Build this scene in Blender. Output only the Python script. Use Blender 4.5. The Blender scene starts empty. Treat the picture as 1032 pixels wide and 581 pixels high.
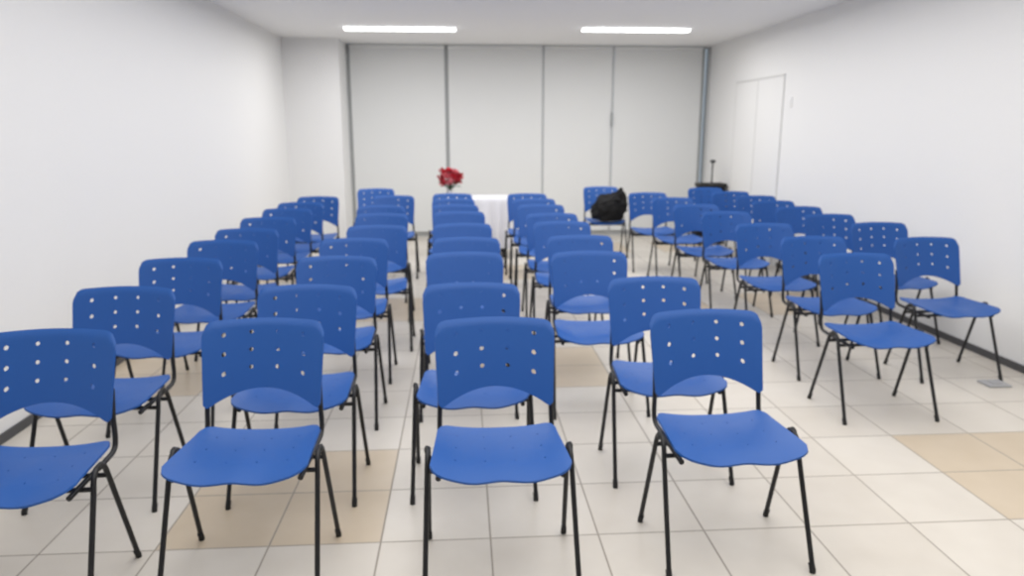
import bpy, bmesh, math, random
from mathutils import Vector, Matrix, Euler, noise
random.seed(7)
scene = bpy.context.scene
C = scene.collection
PI = math.pi
try:
    scene.view_settings.view_transform = 'Standard'
    scene.view_settings.look = 'None'
except Exception: pass

# ---------------------------------------------------------------- camera
F = 740.0; CX, CY = 516.0, 290.5
H = 1.54
PITCH = math.atan((CY-132)/F)
YAW = math.atan(51*math.cos(PITCH)/F)
cam_d = bpy.data.cameras.new('camera')
cam = bpy.data.objects.new('camera', cam_d); C.objects.link(cam)
cam.location = (0, 0, H)
cam.rotation_euler = (PI/2-PITCH, 0, -YAW)
cam_d.sensor_width = 36; cam_d.lens = 36*F/1032
cam_d.clip_start = 0.05
cam_d.dof.use_dof = True
cam_d.dof.focus_distance = 1.3
cam_d.dof.aperture_fstop = 4.0
scene.camera = cam
RM = cam.rotation_euler.to_matrix()
def at(px, py, z=None, Y=None, X=None):
    d = RM @ Vector(((px-CX)/F, -(py-CY)/F, -1))
    if z is not None: t = (z-H)/d.z
    elif Y is not None: t = Y/d.y
    else: t = X/d.x
    return Vector((0, 0, H)) + d*t

XL, XR, YB, YF, ZC = -2.33, 3.62, 10.9, -1.8, 2.73

# ---------------------------------------------------------------- materials
def mat(name, col, rough=.5, metal=0, bump=0, bscale=40, var=0, spec=.5, emis=None, es=0):
    m = bpy.data.materials.new(name); m.use_nodes = True
    nt = m.node_tree; b = nt.nodes['Principled BSDF']
    b.inputs['Base Color'].default_value = (*col, 1)
    b.inputs['Roughness'].default_value = rough
    b.inputs['Metallic'].default_value = metal
    b.inputs['Specular IOR Level'].default_value = spec
    tc = nt.nodes.new('ShaderNodeTexCoord')
    n = nt.nodes.new('ShaderNodeTexNoise'); n.inputs['Scale'].default_value = bscale
    n.inputs['Detail'].default_value = 4
    nt.links.new(tc.outputs['Object'], n.inputs['Vector'])
    if var:
        mx = nt.nodes.new('ShaderNodeMixRGB')
        mx.inputs[1].default_value = (*[c*(1-var) for c in col], 1)
        mx.inputs[2].default_value = (*[min(1, c*(1+var)) for c in col], 1)
        nt.links.new(n.outputs['Fac'], mx.inputs[0]); nt.links.new(mx.outputs[0], b.inputs['Base Color'])
    if bump:
        bp = nt.nodes.new('ShaderNodeBump'); bp.inputs['Strength'].default_value = bump
        bp.inputs['Distance'].default_value = .01
        nt.links.new(n.outputs['Fac'], bp.inputs['Height']); nt.links.new(bp.outputs[0], b.inputs['Normal'])
    if emis:
        b.inputs['Emission Color'].default_value = (*emis, 1); b.inputs['Emission Strength'].default_value = es
    return m
M = {}
M['wall'] = mat('white_wall_paint', (.80, .80, .797), .8, bump=.05, bscale=60, var=.015, spec=.08)
M['wallf'] = mat('unseen_wall_dimming_grey', (.36, .36, .36), .8, bump=.05, bscale=60, var=.015, spec=.08)  # unseen wall behind the camera, greyed to keep the chair backs darker
M['ceil'] = mat('ceiling_plaster', (.88, .88, .88), .9, bump=.04, bscale=30, var=.02, spec=.05)
M['base'] = mat('dark_baseboard', (.07, .07, .075), .5, var=.1)
M['blue'] = mat('blue_plastic', (.012, .086, .335), .45, bump=.12, bscale=260, var=.06, spec=.38)
M['black'] = mat('black_painted_steel', (.012, .012, .014), .38, var=.1, spec=.4)
M['rubber'] = mat('black_rubber', (.015, .015, .015), .7, var=.1)
M['blind'] = mat('blind_fabric', (.735, .745, .74), .85, bump=.1, bscale=300, var=.02, spec=.1)
M['alu'] = mat('grey_aluminium', (.35, .36, .36), .6, metal=0, var=.05, spec=.2)
M['palealu'] = mat('pale_aluminium', (.56, .57, .57), .6, metal=0, var=.05, spec=.2)
M['door'] = mat('white_door_laminate', (.79, .79, .785), .6, var=.01, spec=.1)
M['groove'] = mat('door_shadow_line_grey', (.68, .68, .67), .7, var=.03, spec=.1)  # shadow lines of the door outline and centre gap, put in as grey
M['cloth'] = mat('white_tablecloth', (.78, .78, .82), .85, bump=.15, bscale=200, var=.02, spec=.1)
M['wood'] = mat('table_laminate', (.5, .45, .38), .5, var=.1)
M['bag'] = mat('black_bag_fabric', (.007, .007, .008), .7, bump=.3, bscale=25, var=.2, spec=.25)
M['red'] = mat('red_petal', (.70, .055, .09), .6, var=.2, bscale=30)
M['pink'] = mat('pink_petal', (.85, .25, .30), .6, var=.15, bscale=30)
M['green'] = mat('green_leaf', (.03, .08, .03), .55, var=.3, bscale=20)
M['vase'] = mat('white_ceramic', (.7, .7, .72), .2, var=.02)
M['lamp'] = mat('lamp_diffuser', (1, 1, 1), .5, emis=(1, 1, 1), es=4)
M['lampbody'] = mat('lamp_housing', (.85, .85, .85), .5, var=.01)
M['plate'] = mat('grey_plastic_plate', (.40, .40, .41), .5, var=.05)
M['whitep'] = mat('white_plastic', (.8, .8, .8), .4, var=.01)
g = bpy.data.materials.new('window_glass'); g.use_nodes = True
nt = g.node_tree; nt.nodes.clear()
o_ = nt.nodes.new('ShaderNodeOutputMaterial'); tr = nt.nodes.new('ShaderNodeBsdfTransparent'); gl = nt.nodes.new('ShaderNodeBsdfGlossy'); mx = nt.nodes.new('ShaderNodeMixShader')
gl.inputs['Roughness'].default_value = .05; mx.inputs[0].default_value = .1; tr.inputs[0].default_value = (.85, .88, .9, 1)
nt.links.new(tr.outputs[0], mx.inputs[1]); nt.links.new(gl.outputs[0], mx.inputs[2]); nt.links.new(mx.outputs[0], o_.inputs[0])
M['glass'] = g

TILE = .42; TX0, TY0 = -.33, 2.57
def tile_mat(name, c1, c2):
    m = bpy.data.materials.new(name); m.use_nodes = True
    nt = m.node_tree; N = nt.nodes; L = nt.links; b = N['Principled BSDF']
    b.inputs['Specular IOR Level'].default_value = .35
    tc = N.new('ShaderNodeTexCoord')
    mp = N.new('ShaderNodeMapping'); mp.inputs['Location'].default_value = (-TX0/TILE, -TY0/TILE, 0)
    mp.inputs['Scale'].default_value = (1/TILE, 1/TILE, 1)
    L.new(tc.outputs['Object'], mp.inputs['Vector'])
    fl = N.new('ShaderNodeVectorMath'); fl.operation = 'FLOOR'; L.new(mp.outputs[0], fl.inputs[0])
    fr = N.new('ShaderNodeVectorMath'); fr.operation = 'FRACTION'; L.new(mp.outputs[0], fr.inputs[0])
    sp = N.new('ShaderNodeSeparateXYZ'); L.new(fr.outputs[0], sp.inputs[0])
    ds = []
    for k in (0, 1):
        s = N.new('ShaderNodeMath'); s.operation = 'SUBTRACT'; L.new(sp.outputs[k], s.inputs[0]); s.inputs[1].default_value = .5
        a = N.new('ShaderNodeMath'); a.operation = 'ABSOLUTE'; L.new(s.outputs[0], a.inputs[0]); ds.append(a)
    mxx = N.new('ShaderNodeMath'); mxx.operation = 'MAXIMUM'; L.new(ds[0].outputs[0], mxx.inputs[0]); L.new(ds[1].outputs[0], mxx.inputs[1])
    rm = N.new('ShaderNodeMapRange'); rm.inputs[1].default_value = .5-.0120; rm.inputs[2].default_value = .5-.004
    L.new(mxx.outputs[0], rm.inputs[0])
    wn = N.new('ShaderNodeTexWhiteNoise'); L.new(fl.outputs[0], wn.inputs['Vector'])
    ns = N.new('ShaderNodeTexNoise'); ns.inputs['Scale'].default_value = 5; ns.inputs['Detail'].default_value = 5
    L.new(tc.outputs['Object'], ns.inputs['Vector'])
    ad = N.new('ShaderNodeMath'); ad.operation = 'MULTIPLY_ADD'; L.new(wn.outputs['Value'], ad.inputs[0]); ad.inputs[1].default_value = .5; L.new(ns.outputs['Fac'], ad.inputs[2])
    sc = N.new('ShaderNodeMath'); sc.operation = 'SUBTRACT'; L.new(ad.outputs[0], sc.inputs[0]); sc.inputs[1].default_value = .25; sc.use_clamp = True
    m1 = N.new('ShaderNodeMixRGB'); m1.inputs[1].default_value = (*c1, 1); m1.inputs[2].default_value = (*c2, 1); L.new(sc.outputs[0], m1.inputs[0])
    m2 = N.new('ShaderNodeMixRGB'); m2.inputs[2].default_value = (.32, .285, .245, 1); L.new(m1.outputs[0], m2.inputs[1]); L.new(rm.outputs[0], m2.inputs[0])
    L.new(m2.outputs[0], b.inputs['Base Color'])
    rr = N.new('ShaderNodeMapRange'); rr.inputs[3].default_value = .33; rr.inputs[4].default_value = .8; L.new(rm.outputs[0], rr.inputs[0]); L.new(rr.outputs[0], b.inputs['Roughness'])
    bp = N.new('ShaderNodeBump'); bp.invert = True; bp.inputs['Strength'].default_value = .3; bp.inputs['Distance'].default_value = .002
    L.new(rm.outputs[0], bp.inputs['Height']); L.new(bp.outputs[0], b.inputs['Normal'])
    return m
M['tile'] = tile_mat('cream_floor_tile', (.59, .545, .48), (.69, .65, .585))
M['tileb'] = tile_mat('beige_floor_tile', (.53, .435, .315), (.62, .53, .41))

# ---------------------------------------------------------------- mesh helpers
def obj(name, bm, m, parent=None, smooth=False, ang=None):
    me = bpy.data.meshes.new(name)
    bmesh.ops.recalc_face_normals(bm, faces=bm.faces)
    if smooth:
        for f in bm.faces: f.smooth = True
        for e in bm.edges:
            if len(e.link_faces) == 2 and e.calc_face_angle(0) > math.radians(ang or 45): e.smooth = False
    bm.to_mesh(me); bm.free()
    for x in (m if isinstance(m, list) else [m]): me.materials.append(x)
    o = bpy.data.objects.new(name, me); C.objects.link(o)
    if parent: o.parent = parent
    return o
def box(bm, x0, x1, y0, y1, z0, z1, bev=0):
    r = bmesh.ops.create_cube(bm, size=1)
    vs = r['verts']
    for v in vs:
        v.co = Vector(((x0+x1)/2+v.co.x*(x1-x0), (y0+y1)/2+v.co.y*(y1-y0), (z0+z1)/2+v.co.z*(z1-z0)))
    if bev:
        es = list({e for v in vs for e in v.link_edges})
        bmesh.ops.bevel(bm, geom=es, offset=bev, segments=2, affect='EDGES', profile=.5)
def tube(bm, pts, r, seg=10, r2=None, caps=True):
    pts = [Vector(p) for p in pts]; n = len(pts); rings = []
    rad = r if isinstance(r, (list, tuple)) else [r]*n
    prev = None
    for i, p in enumerate(pts):
        t = ((pts[min(i+1, n-1)]-p).normalized()*(i < n-1) + (p-pts[max(i-1, 0)]).normalized()*(i > 0)).normalized()
        if prev is None:
            a = Vector((1, 0, 0)) if abs(t.x) < .9 else Vector((0, 1, 0))
            u = (a-t*a.dot(t)).normalized()
        else: u = (prev-t*prev.dot(t)).normalized()
        prev = u; w = t.cross(u)
        k = (r2/rad[0]) if r2 else 1
        rings.append([bm.verts.new(p+u*math.cos(2*PI*j/seg)*rad[i]+w*math.sin(2*PI*j/seg)*rad[i]*k) for j in range(seg)])
    for i in range(n-1):
        for j in range(seg):
            bm.faces.new((rings[i][j], rings[i][(j+1) % seg], rings[i+1][(j+1) % seg], rings[i+1][j]))
    if caps:
        bm.faces.new(rings[0][::-1]); bm.faces.new(rings[-1])
def lathe(bm, prof, seg=24):
    rings = []
    for r, z in prof:
        rings.append([bm.verts.new((r*math.cos(2*PI*j/seg), r*math.sin(2*PI*j/seg), z)) for j in range(seg)])
    for i in range(len(prof)-1):
        for j in range(seg):
            bm.faces.new((rings[i][j], rings[i][(j+1) % seg], rings[i+1][(j+1) % seg], rings[i+1][j]))
def smooth_path(pts, n=5):
    P = [Vector(p) for p in pts]; out = []
    Q = [P[0]*2-P[1]]+P+[P[-1]*2-P[-2]]
    for i in range(1, len(Q)-2):
        for k in range(n):
            t = k/n; a, b, c, d = Q[i-1], Q[i], Q[i+1], Q[i+2]
            out.append(.5*((2*b)+(c-a)*t+(2*a-5*b+4*c-d)*t*t+(3*b-a-3*c+d)*t**3))
    out.append(P[-1]); return out
def thing(name, label, cat, loc=(0, 0, 0), rz=0, group=None):
    o = bpy.data.objects.new(name, None); C.objects.link(o); o.empty_display_size = .1
    o.location = loc; o.rotation_euler = (0, 0, rz); tag(o, label, cat, group); return o
def tag(o, label, cat, group=None):
    o['label'] = label; o['category'] = cat
    if group: o['group'] = group
    return o
def struct(name, bm, m, parent=None):
    o = obj(name, bm, m, parent)
    if not parent: o['kind'] = 'structure'
    return o
def perf_panel(f, nu, nv, holes, ru, rv, thick, sub=4):
    """sheet over (u,v) in [-1,1]x[0,1] mapped by f, with real round holes in chosen cells"""
    bm = bmesh.new()
    for i in range(nu):
        for j in range(nv):
            u0, u1 = -1+2*i/nu, -1+2*(i+1)/nu; v0, v1 = j/nv, (j+1)/nv
            if (i, j) in holes:
                b = []
                for k in range(sub): b.append((u0+(u1-u0)*k/sub, v0))
                for k in range(sub): b.append((u1, v0+(v1-v0)*k/sub))
                for k in range(sub): b.append((u1-(u1-u0)*k/sub, v1))
                for k in range(sub): b.append((u0, v1-(v1-v0)*k/sub))
                n = len(b); uc, vc = (u0+u1)/2, (v0+v1)/2
                c = [(uc+ru*math.cos(-3*PI/4+2*PI*k/n), vc+rv*math.sin(-3*PI/4+2*PI*k/n)) for k in range(n)]
                B = [bm.verts.new(f(*p)) for p in b]; K = [bm.verts.new(f(*p)) for p in c]
                for k in range(n): bm.faces.new((B[k], B[(k+1) % n], K[(k+1) % n], K[k]))
            else:
                g = [[bm.verts.new(f(u0+(u1-u0)*a/sub, v0+(v1-v0)*b/sub)) for b in range(sub+1)] for a in range(sub+1)]
                for a in range(sub):
                    for b in range(sub): bm.faces.new((g[a][b], g[a+1][b], g[a+1][b+1], g[a][b+1]))
    bmesh.ops.remove_doubles(bm, verts=bm.verts, dist=1e-5)
    bmesh.ops.recalc_face_normals(bm, faces=bm.faces)
    bmesh.ops.solidify(bm, geom=list(bm.faces), thickness=thick)
    return bm

# ---------------------------------------------------------------- the room
bm = bmesh.new()
nx0 = math.floor((XL-TX0)/TILE); nx1 = math.ceil((XR-TX0)/TILE)
ny0 = math.floor((YF-TY0)/TILE); ny1 = math.ceil((YB-TY0)/TILE)
beige = set()
for (a, b) in ((-2, 0), (1, 4), (6, 0), (4, 8), (-2, 8), (7, 8), (-5, 4), (6, -8), (-2, -8), (1, 12), (-5, 12), (4, 16), (7, 16)):
    for i in (0, 1):
        for j in (0, 1): beige.add((a+i, b+j))
vc = {}
def gv(i, j):
    x = min(max(TX0+i*TILE, XL), XR); y = min(max(TY0+j*TILE, YF), YB)
    if (i, j) not in vc: vc[(i, j)] = bm.verts.new((x, y, 0))
    return vc[(i, j)]
for i in range(nx0, nx1):
    for j in range(ny0, ny1):
        f = bm.faces.new((gv(i, j), gv(i+1, j), gv(i+1, j+1), gv(i, j+1)))
        f.material_index = 1 if (i, j) in beige else 0
struct('floor', bm, [M['tile'], M['tileb']])
def slab(name, m, *a):
    bm = bmesh.new(); box(bm, *a); return struct(name, bm, m)
slab('ceiling', M['ceil'], XL-.15, XR+.15, YF-.15, YB+.2, ZC, ZC+.1)
slab('wall_left', M['wall'], XL-.15, XL, YF, YB+.15, 0, ZC)
slab('wall_right', M['wall'], XR, XR+.15, YF, YB+.15, 0, ZC)
slab('wall_front', M['wallf'], XL-.15, XR+.15, YF-.15, YF, 0, ZC)
PX, PY = -1.60, 10.2
slab('wall_pillar', M['wall'], XL, PX, PY, YB+.15, 0, ZC)
slab('baseboard_left', M['base'], XL, XL+.010, YF, PY, 0, .05)
slab('baseboard_right', M['base'], XR-.010, XR, YF, 8.15, 0, .05)
slab('baseboard_pillar', M['base'], XL+.010, PX, PY-.010, PY, 0, .05)

# window wall: frame + glass, blinds hang in front
WY = YB
bm = bmesh.new()
box(bm, PX, XR, WY, WY+.08, ZC-.025, ZC); box(bm, PX, XR, WY, WY+.08, 0, .12)
win = struct('window_1', bm, M['palealu'])
for x, w, mm in [(PX+.025, .05, 'alu'), (-.2, .055, 'alu'), (1.18, .035, 'palealu'), (2.19, .03, 'palealu'), (3.51, .04, 'alu'), (XR-.012, .024, 'palealu')]:
    bm = bmesh.new(); box(bm, x-w/2, x+w/2, WY-.03, WY+.08, .12, ZC-.025); obj('mullion', bm, M[mm], win)
bm = bmesh.new(); box(bm, PX, XR, WY+.05, WY+.058, .12, ZC-.025)
obj('window_glass', bm, M['glass'], win)
# blinds
BG = 'white roller blinds on the far window'
bl = [(PX+.052, -.227, 'leftmost white roller blind on the far window, beside the pillar'),
      (-.173, 1.162, 'white roller blind directly behind the white table, second from left on far window'),
      (1.197, 2.175, 'narrowest white roller blind on the far window, third from left'),
      (2.207, 3.488, 'rightmost white roller blind on the far window, beside the right wall')]
for k, (x0, x1, lb) in enumerate(bl):
    t = thing('roller_blind', lb, 'blind', ((x0+x1)/2, WY-.045, 0), 0, BG)
    w = (x1-x0)/2
    bm = bmesh.new(); box(bm, -w, w, -.001, .001, .10, ZC-.03); obj('blind_fabric', bm, M['blind'], t)
    bm = bmesh.new(); tube(bm, [(-w, -.005, ZC-.028), (w, -.005, ZC-.028)], .022, 14); obj('roller_tube', bm, M['blind'], t, True)
    bm = bmesh.new(); box(bm, -w, w, -.008, .008, .08, .105, .003); obj('bottom_bar', bm, M['blind'], t)
# pull handle on the frame between blinds three and four
bm = bmesh.new(); box(bm, 2.165, 2.195, WY-.085, WY-.065, 1.60, 1.80, .006)
box(bm, 2.184, 2.196, WY-.07, WY, 1.62, 1.635); box(bm, 2.184, 2.196, WY-.07, WY, 1.765, 1.78)
obj('window_handle', bm, M['alu'], win)

# double door on the right wall
DY0, DY1, DZ = 8.3, 9.75, 2.15
bm = bmesh.new()
box(bm, XR-.013, XR, DY0-.015, DY0, 0, DZ+.015); box(bm, XR-.013, XR, DY1, DY1+.015, 0, DZ+.015); box(bm, XR-.013, XR, DY0, DY1, DZ, DZ+.015)
dr = struct('door_1', bm, M['groove'])
mid = (DY0+DY1)/2
for a, b in ((DY0+.003, mid-.012), (mid+.012, DY1-.003)):
    bm = bmesh.new(); box(bm, XR-.012, XR-.001, a, b, .01, DZ-.004); lf = obj('door_leaf', bm, M['door'], dr)
bm = bmesh.new(); box(bm, XR-.014, XR, mid-.010, mid+.010, .01, DZ-.004); obj('meeting_strip', bm, M['groove'], dr)
t = thing('light_switch', 'small white switch plate on the right wall beside the double door', 'switch', (XR, 8.1, 1.85))
bm = bmesh.new(); box(bm, -.008, 0, -.04, .04, -.06, .06, .003); obj('plate', bm, M['whitep'], t)
bm = bmesh.new(); box(bm, -.014, -.006, -.015, .015, -.025, .025, .002); obj('rocker', bm, M['whitep'], t)

# ceiling lights, then an added fill panel over the room
for k, (x0, x1, ly, lb) in enumerate(((-1.35, -.04, 9.1, 'long white ceiling light on the left, glowing'), (1.43, 2.72, 9.0, 'long white ceiling light on the right, glowing'))):
    t = thing('ceiling_light', lb, 'ceiling light', ((x0+x1)/2, ly, ZC), 0, 'fluorescent ceiling lights')
    w = (x1-x0)/2
    bm = bmesh.new(); box(bm, -w, w, -.075, .075, -.015, 0, .004); obj('housing', bm, M['lampbody'], t)
    bm = bmesh.new(); box(bm, -w+.01, w-.01, -.07, .07, -.040, -.016, .006); obj('diffuser', bm, M['lamp'], t, True, 60)
def area(x, y, e, sx=1.3, sy=.25, z=ZC-.08):
    l = bpy.data.lights.new('fixture_and_fill_light', 'AREA'); l.shape = 'RECTANGLE'; l.size = sx; l.size_y = sy; l.energy = e
    l.color = (1, .983, .965); o = bpy.data.objects.new('fixture_and_fill_light', l); C.objects.link(o); o.location = (x, y, z)
for x in (-.71, 2.06): area(x, 9.05, 13)
area(.64, 4.5, 264, 4.7, 10)  # added soft fill panel spanning the ceiling, not a real fitting

# ---------------------------------------------------------------- the chair
def back_f(u, v):
    hw = .227-.012*(1-v)
    x = hw*u; ax = abs(x)
    def cor(r):
        t = max(0, (ax-(hw-r))/r); return r*(1-math.sqrt(max(0, 1-min(1, t)**2)))
    zt = .842-.009*u*u-cor(.042)*.95
    zb = .592-.077*abs(u)**2.0+cor(.025)
    z = zb+(zt-zb)*v
    y = .225+(z-.5)*.31-.03*u*u
    e = max(0, (v-.9)/.1); y += .010*e*e
    return Vector((x, y, z))
def seat_f(u, v):
    hw = .237-.018*v
    x = hw*u; ax = abs(x)
    def cor(r):
        t = max(0, (ax-(hw-r))/r); return r*(1-math.sqrt(max(0, 1-min(1, t)**2)))
    lobe = math.cos(abs(u)*PI*2-PI*.95)
    yf = -.186-.004*lobe*(1-u*u)+cor(.06); yr = .212-cor(.045)
    y = yf+(yr-yf)*v
    k = max(0, 1-v*1.2)
    z = .435+.022*abs(u)**2.5-.0035*lobe*k*(1-.5*u*u)
    t = max(0, (-.07-y)/.12); z -= .017*t**1.6*(1-.8*u*u)
    t = max(0, (y-.12)/.10); z += .008*t*t
    return Vector((x, y, z))
GRP = 'blue perforated plastic chairs set out in rows'
def make_chair():
    t = thing('plastic_chair', '', 'chair')
    hb = {(i, j) for i in (1, 3, 5, 7) for j in (2, 4, 6)}
    obj('backrest', perf_panel(back_f, 9, 8, hb, .0085/.225, .0085/.29, .008), M['blue'], t, True, 50)
    hs = {(i, j) for i in (1, 3, 5, 7) for j in (2, 4, 6)}
    obj('seat', perf_panel(seat_f, 9, 8, hs, .0032/.225, .0032/.40, .008), M['blue'], t, True, 50)
    for s in (-1, 1):
        for fy, d in ((-.200, -1), (.195, 1)):
            bm = bmesh.new()
            p = [(s*.249, .01, .450), (s*.249, .01+d*.02, .447), (s*.2495, .01+d*.042, .427), (s*.251, .01+d*.06, .38)]
            q = smooth_path(p, 5)+[Vector((s*.261, fy, .012))]
            tube(bm, q, .0092, 12)
            lg = obj('leg', bm, M['black'], t, True)
            bm = bmesh.new(); a = Vector((s*.261, fy, .0)); dr_ = (q[-2]-q[-1]).normalized()
            tube(bm, [a, a+Vector((0, 0, .01)), a+dr_*.035], .0112, 12)
            obj('foot_cap', bm, M['rubber'], lg, True)
        bm = bmesh.new()
        tube(bm, smooth_path([(s*.21, -.12, .404), (s*.21, 0, .406), (s*.21, .15, .408), (s*.212, .212, .418), (s*.213, .232, .455), (s*.210, .241, .53), (s*.205, .269, .63)], 5), .0095, 12)
        obj('back_support', bm, M['black'], t, True)
        bm = bmesh.new(); bmesh.ops.create_uvsphere(bm, u_segments=12, v_segments=8, radius=.016)
        for v in bm.verts: v.co = Vector((v.co.x*.55+s*.253, v.co.y*1.5+.01, v.co.z*.9+.450))
        obj('end_cap', bm, M['rubber'], t, True, 80)
    for y in (-.042, .062):
        bm = bmesh.new(); tube(bm, [(-.25, y, .394), (.25, y, .394)], .0085, 10); obj('cross_bar', bm, M['black'], t, True)
    return t
def dup(root):
    r = root.copy(); C.objects.link(r)
    for ch in list(root.children):
        c = ch.copy(); C.objects.link(c); c.parent = r
        for g_ in list(ch.children):
            d = g_.copy(); C.objects.link(d); d.parent = c
    return r
cols = {
 'A': [(53, 332), (128, 289), (184, 260), (226, 242), (248, 231), (271, 219), (290, 210), (303, 204), (321, 198)],
 'B': [(267, 321), (311, 287), (340, 258), (357, 240), (380, 227), (385, 215), (384, 207), (397, 197), (379, 190)],
 'C': [(498, 320), (475, 285), (468, 254), (470, 239), (466, 225), (463, 213), (459, 206), (457, 200), (456, 195)],
 'D': [(709, 312), (658, 279), (593, 253), (584, 237), (566, 223), (556, 215), (545, 206), (538, 200), (531, 195)],
 'E': [(860, 255), (818, 238), (769, 225), (731, 213), (701, 206), (677, 199), (652, 194)],
 'F': [(931, 239), (884, 224), (840, 217), (804, 208), (782, 203), (765, 198), (745, 195), (718, 191)],
}
cname = {'A': 'column beside the left wall', 'B': 'second column from the left wall', 'C': 'column ending at the white table',
         'D': 'column right of the white table', 'E': 'second column from the right wall', 'F': 'column beside the right wall'}
onum = ['nearest', 'second', 'third', 'fourth', 'fifth', 'sixth', 'seventh', 'eighth', 'farthest']
proto = make_chair(); first = True
def place(px, py, rz, label, miny=None):
    global first
    p = at(px, py, z=.842)
    y = p.y
    if miny is not None and y < miny: y = miny
    x = min(p.x, XR-.29)
    o = proto if first else dup(proto); first = False
    off = Matrix.Rotation(rz, 3, 'Z') @ Vector((0, .33, 0))
    o.location = (x-off.x, y-off.y, 0); o.rotation_euler = (0, 0, rz)
    o['label'] = label; o['category'] = 'chair'; o['group'] = GRP
    return y
rot = {('E', 0): 1, ('A', 0): 2, ('D', 0): 1, ('B', 0): -1, ('F', 0): 1}
for k, lst in cols.items():
    my = None
    for i, (px, py) in enumerate(lst):
        n = onum[i] if i < len(lst)-1 else 'farthest'
        wd = n if n in ('nearest', 'farthest') else n+' from the front'
        lb = 'blue perforated chair, %s in the %s' % (wd, cname[k])
        rz = math.radians(rot.get((k, i), random.uniform(-1.5, 1.5)))
        y = place(px, py, rz, lb, my); my = y+.59
yb = place(605, 188, math.radians(0), 'blue chair holding the black bag, alone near the far window')
bc = at(605, 188, z=.842); bx_, by_ = bc.x, bc.y-.33

# ---------------------------------------------------------------- table, cloth, flowers
tx, ty, tw, td = .165, 9.22, .40, .27
t = thing('table', 'rectangular table hidden under the white cloth at the far end', 'table', (tx, ty, 0))
bm = bmesh.new(); box(bm, -tw, tw, -td, td, .705, .732, .005); obj('table_top', bm, M['wood'], t)
for sx in (-1, 1):
    for sy in (-1, 1):
        bm = bmesh.new(); tube(bm, [(sx*(tw-.06), sy*(td-.06), 0), (sx*(tw-.06), sy*(td-.06), .704)], .016, 10); obj('leg', bm, M['black'], t, True)
bm = bmesh.new()
def rr(w, d, r, n=10):
    out = []
    for cx, cy, a0 in ((w-r, d-r, 0), (-w+r, d-r, 90), (-w+r, -d+r, 180), (w-r, -d+r, 270)):
        for k in range(n+1):
            a = math.radians(a0+90*k/n); out.append((cx+r*math.cos(a), cy+r*math.sin(a)))
    res = []
    for i in range(len(out)):
        a = Vector(out[i]); b = Vector(out[(i+1) % len(out)]); k = max(1, int((b-a).length/.02))
        for j in range(k): res.append(a.lerp(b, j/k))
    return res
per = rr(tw+.006, td+.006, .02); n = len(per)
TZ = .737
top = [bm.verts.new((p.x, p.y, TZ)) for p in per]; bm.faces.new(top)
prev = top
for lvl in range(1, 13):
    z = TZ-.006 if lvl == 1 else TZ-.006-(lvl-1)*.055
    amp = 0 if lvl == 1 else .028*min(1, (lvl-1)/8)
    s = 0; ring = []
    for i, p in enumerate(per):
        s += (per[i]-per[i-1]).length
        nrm = Vector((1 if abs(p.x) > tw-.01 else 0, 1 if abs(p.y) > td-.01 else 0))
        nrm = Vector((math.copysign(nrm.x, p.x), math.copysign(nrm.y, p.y)))
        nrm = nrm.normalized() if nrm.length else p.normalized()
        w = amp*(1.1+math.sin(s*38+math.sin(s*9)*1.5))+.004
        ring.append(bm.verts.new((p.x+nrm.x*w, p.y+nrm.y*w, z)))
    for i in range(n): bm.faces.new((prev[i], prev[(i+1) % n], ring[(i+1) % n], ring[i]))
    prev = ring
cl = obj('tablecloth', bm, M['cloth'], None, True, 60); cl.location = (tx, ty, 0)
tag(cl, 'white tablecloth draped over the table at the far end', 'tablecloth')

fy = 9.18; fx = at(454, 185, Y=fy).x
bm = bmesh.new(); lathe(bm, [(.001, 0), (.03, 0), (.040, .02), (.042, .045), (.034, .065), (.038, .08), (.034, .078), (.030, .065), (.036, .045), (.026, .008), (.001, .008)], 24)
v_ = obj('vase', bm, M['vase'], None, True, 60); v_.location = (fx, fy, TZ+.001); tag(v_, 'small white vase holding red flowers on the white table', 'vase')
FZ = TZ+.018
bq = thing('flower_bouquet', 'bunch of red flowers in the vase on the white table', 'flowers', (fx, fy, FZ))
def rose(r):
    bm = bmesh.new()
    for L in range(4):
        npet = 3+L; rr_ = r*(.25+.25*L)
        for k in range(npet):
            a = 2*PI*k/npet+L*.7; g_ = []
            for i in range(6):
                row = []
                for j in range(6):
                    u = (i/5-.5)*2; w = j/5
                    th = a+u*(.75-.05*L)*(1-.25*w*w)*PI/npet*1.3
                    rad = rr_*(.25+.85*math.sin(w*PI/2))*(1+.10*(L)*w)
                    z = -r*.55+w*r*(1.35-.16*L)-.12*r*u*u*w*(1+L*.5)
                    row.append(bm.verts.new((rad*math.cos(th), rad*math.sin(th), z)))
                g_.append(row)
            for i in range(5):
                for j in range(5): bm.faces.new((g_[i][j], g_[i+1][j], g_[i+1][j+1], g_[i][j+1]))
    bmesh.ops.solidify(bm, geom=list(bm.faces), thickness=.0012)
    return bm
heads = [(-.02, 0, .315), (.065, -.02, .29), (-.085, -.01, .295), (.03, .05, .28), (-.04, .06, .26),
         (.105, -.03, .235), (.045, -.08, .23), (-.045, -.08, .245), (-.105, -.03, .215),
         (.08, -.04, .17), (.01, -.09, .17), (-.07, -.07, .16), (.10, .05, .19), (-.10, .06, .18), (.0, .0, .24)]
for k, (x, y, z) in enumerate(heads):
    o = obj('flower', rose(.044), M['pink'] if k % 3 == 1 else M['red'], bq, True, 70)
    o.location = (x, y, z); o.rotation_euler = (-y*8, x*8, k)
    bm = bmesh.new(); tube(bm, smooth_path([(x*.08, y*.08, .0), (x*.12, y*.12, .075), (x*.85, y*.85, z-.02)], 4), .0022, 6); obj('stem', bm, M['green'], bq, True)
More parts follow.
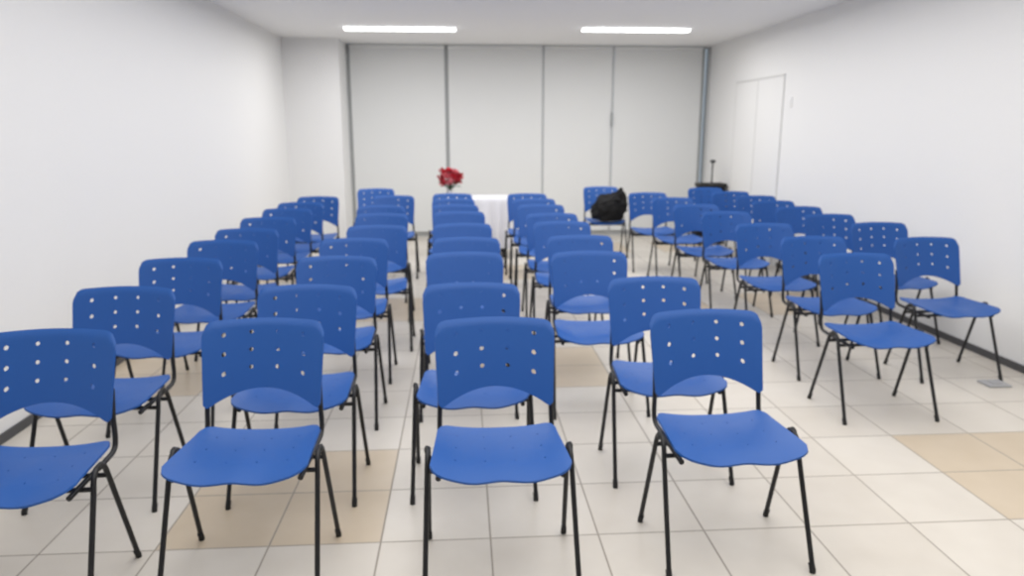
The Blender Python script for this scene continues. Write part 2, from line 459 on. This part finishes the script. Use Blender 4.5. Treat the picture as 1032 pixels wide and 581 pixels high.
for k in range(14):
    a = k*2.4+.3; bm = bmesh.new(); g_ = []; z0 = .085 if k % 2 else .14; ln = .11 if k % 2 else .14
    for i in range(8):
        w = i/7; wd = .036*math.sin(PI*min(1, w*.95+.03)); rad = .02+ln*w; z = z0+.08*w-.06*w*w
        g_.append([bm.verts.new((rad*math.cos(a)-q*wd*math.sin(a), rad*math.sin(a)+q*wd*math.cos(a), z+abs(q)*.006)) for q in (-1, 0, 1)])
    for i in range(7):
        for j in range(2): bm.faces.new((g_[i][j], g_[i+1][j], g_[i+1][j+1], g_[i][j+1]))
    obj('leaf', bm, M['green'], bq, True)

# ---------------------------------------------------------------- black bag on the lone chair
t = thing('bag', 'slumped black bag lying on the lone blue chair near far window', 'bag', (bx_+.035, by_-.08, .455))
bm = bmesh.new(); bmesh.ops.create_icosphere(bm, subdivisions=5, radius=1)
for v in bm.verts:
    p = v.co.copy(); n1 = noise.noise(p*1.5+Vector((6, 2, 9))); n2 = noise.noise(p*3.2+Vector((1, 7, 2)))
    k = 1+.20*n1+.18*n2-.12*abs(noise.noise(p*6))
    h = max(0, p.z)
    sq = 1/max(abs(p.x)**1, abs(p.z)*.9, .75)**.35
    x = p.x*.218*k*sq*(1-.26*h)+.075*h
    y = p.y*.150*k*(1-.35*h)+.03*h
    z = p.z*.18*k*sq+.165
    z += (.05*math.exp(-((p.x-.5)**2)/.05)-.035*math.exp(-((p.x+.15)**2)/.08))*h
    v.co = (x, y, max(z, 0))
obj('bag_body', bm, M['bag'], t, True, 80)
bm = bmesh.new(); tube(bm, smooth_path([(.09, -.04, .34), (.12, -.09, .375), (.175, -.10, .33), (.19, -.09, .21), (.17, -.10, .11)], 6), .010, 8)
obj('strap', bm, M['bag'], t, True)
bm = bmesh.new()
tube(bm, smooth_path([(-.14, -.09, .19), (-.06, -.135, .24), (.04, -.14, .27), (.13, -.11, .24)], 6), .012, 8)
obj('top_fold', bm, M['bag'], t, True)

# ---------------------------------------------------------------- black case with handle in the far right corner
cx_ = XR-.215
t = thing('suitcase', 'tall black case with raised handle in the far right corner', 'suitcase', (cx_, 9.95, 0), 0)
bm = bmesh.new(); box(bm, -.17, .17, -.12, .12, .05, .82, .03); obj('case_body', bm, M['bag'], t, True, 50)
bm = bmesh.new(); box(bm, -.185, .185, -.13, .13, .79, .84, .012); obj('case_rim', bm, M['rubber'], t, True, 50)
bm = bmesh.new(); tube(bm, [(.04, .08, .83), (.04, .08, 1.12)], .010, 10); obj('handle_rod', bm, M['black'], t, True)
bm = bmesh.new(); box(bm, .005, .075, .06, .10, 1.11, 1.15, .012); obj('handle_grip', bm, M['rubber'], t, True, 50)
for x in (-.14, .14):
    for y in (-.085, .085):
        bm = bmesh.new(); tube(bm, [(x-.012, y, .028), (x+.012, y, .028)], .028, 16); obj('wheel', bm, M['rubber'], t, True)

# floor plate beside right wall
pp = at(1002, 388, z=0)
t = thing('floor_socket', 'small grey socket plate on the floor beside the right wall', 'socket', (min(pp.x, XR-.10), pp.y, 0))
bm = bmesh.new(); box(bm, -.07, .07, -.06, .06, 0, .014, .004); obj('plate', bm, M['plate'], t)
bm = bmesh.new(); box(bm, -.03, .03, -.03, .03, .014, .020, .002); obj('lid', bm, M['plate'], t)

# world
w = bpy.data.worlds.new('world'); scene.world = w; w.use_nodes = True
w.node_tree.nodes['Background'].inputs[0].default_value = (.72, .78, .85, 1); w.node_tree.nodes['Background'].inputs[1].default_value = .6
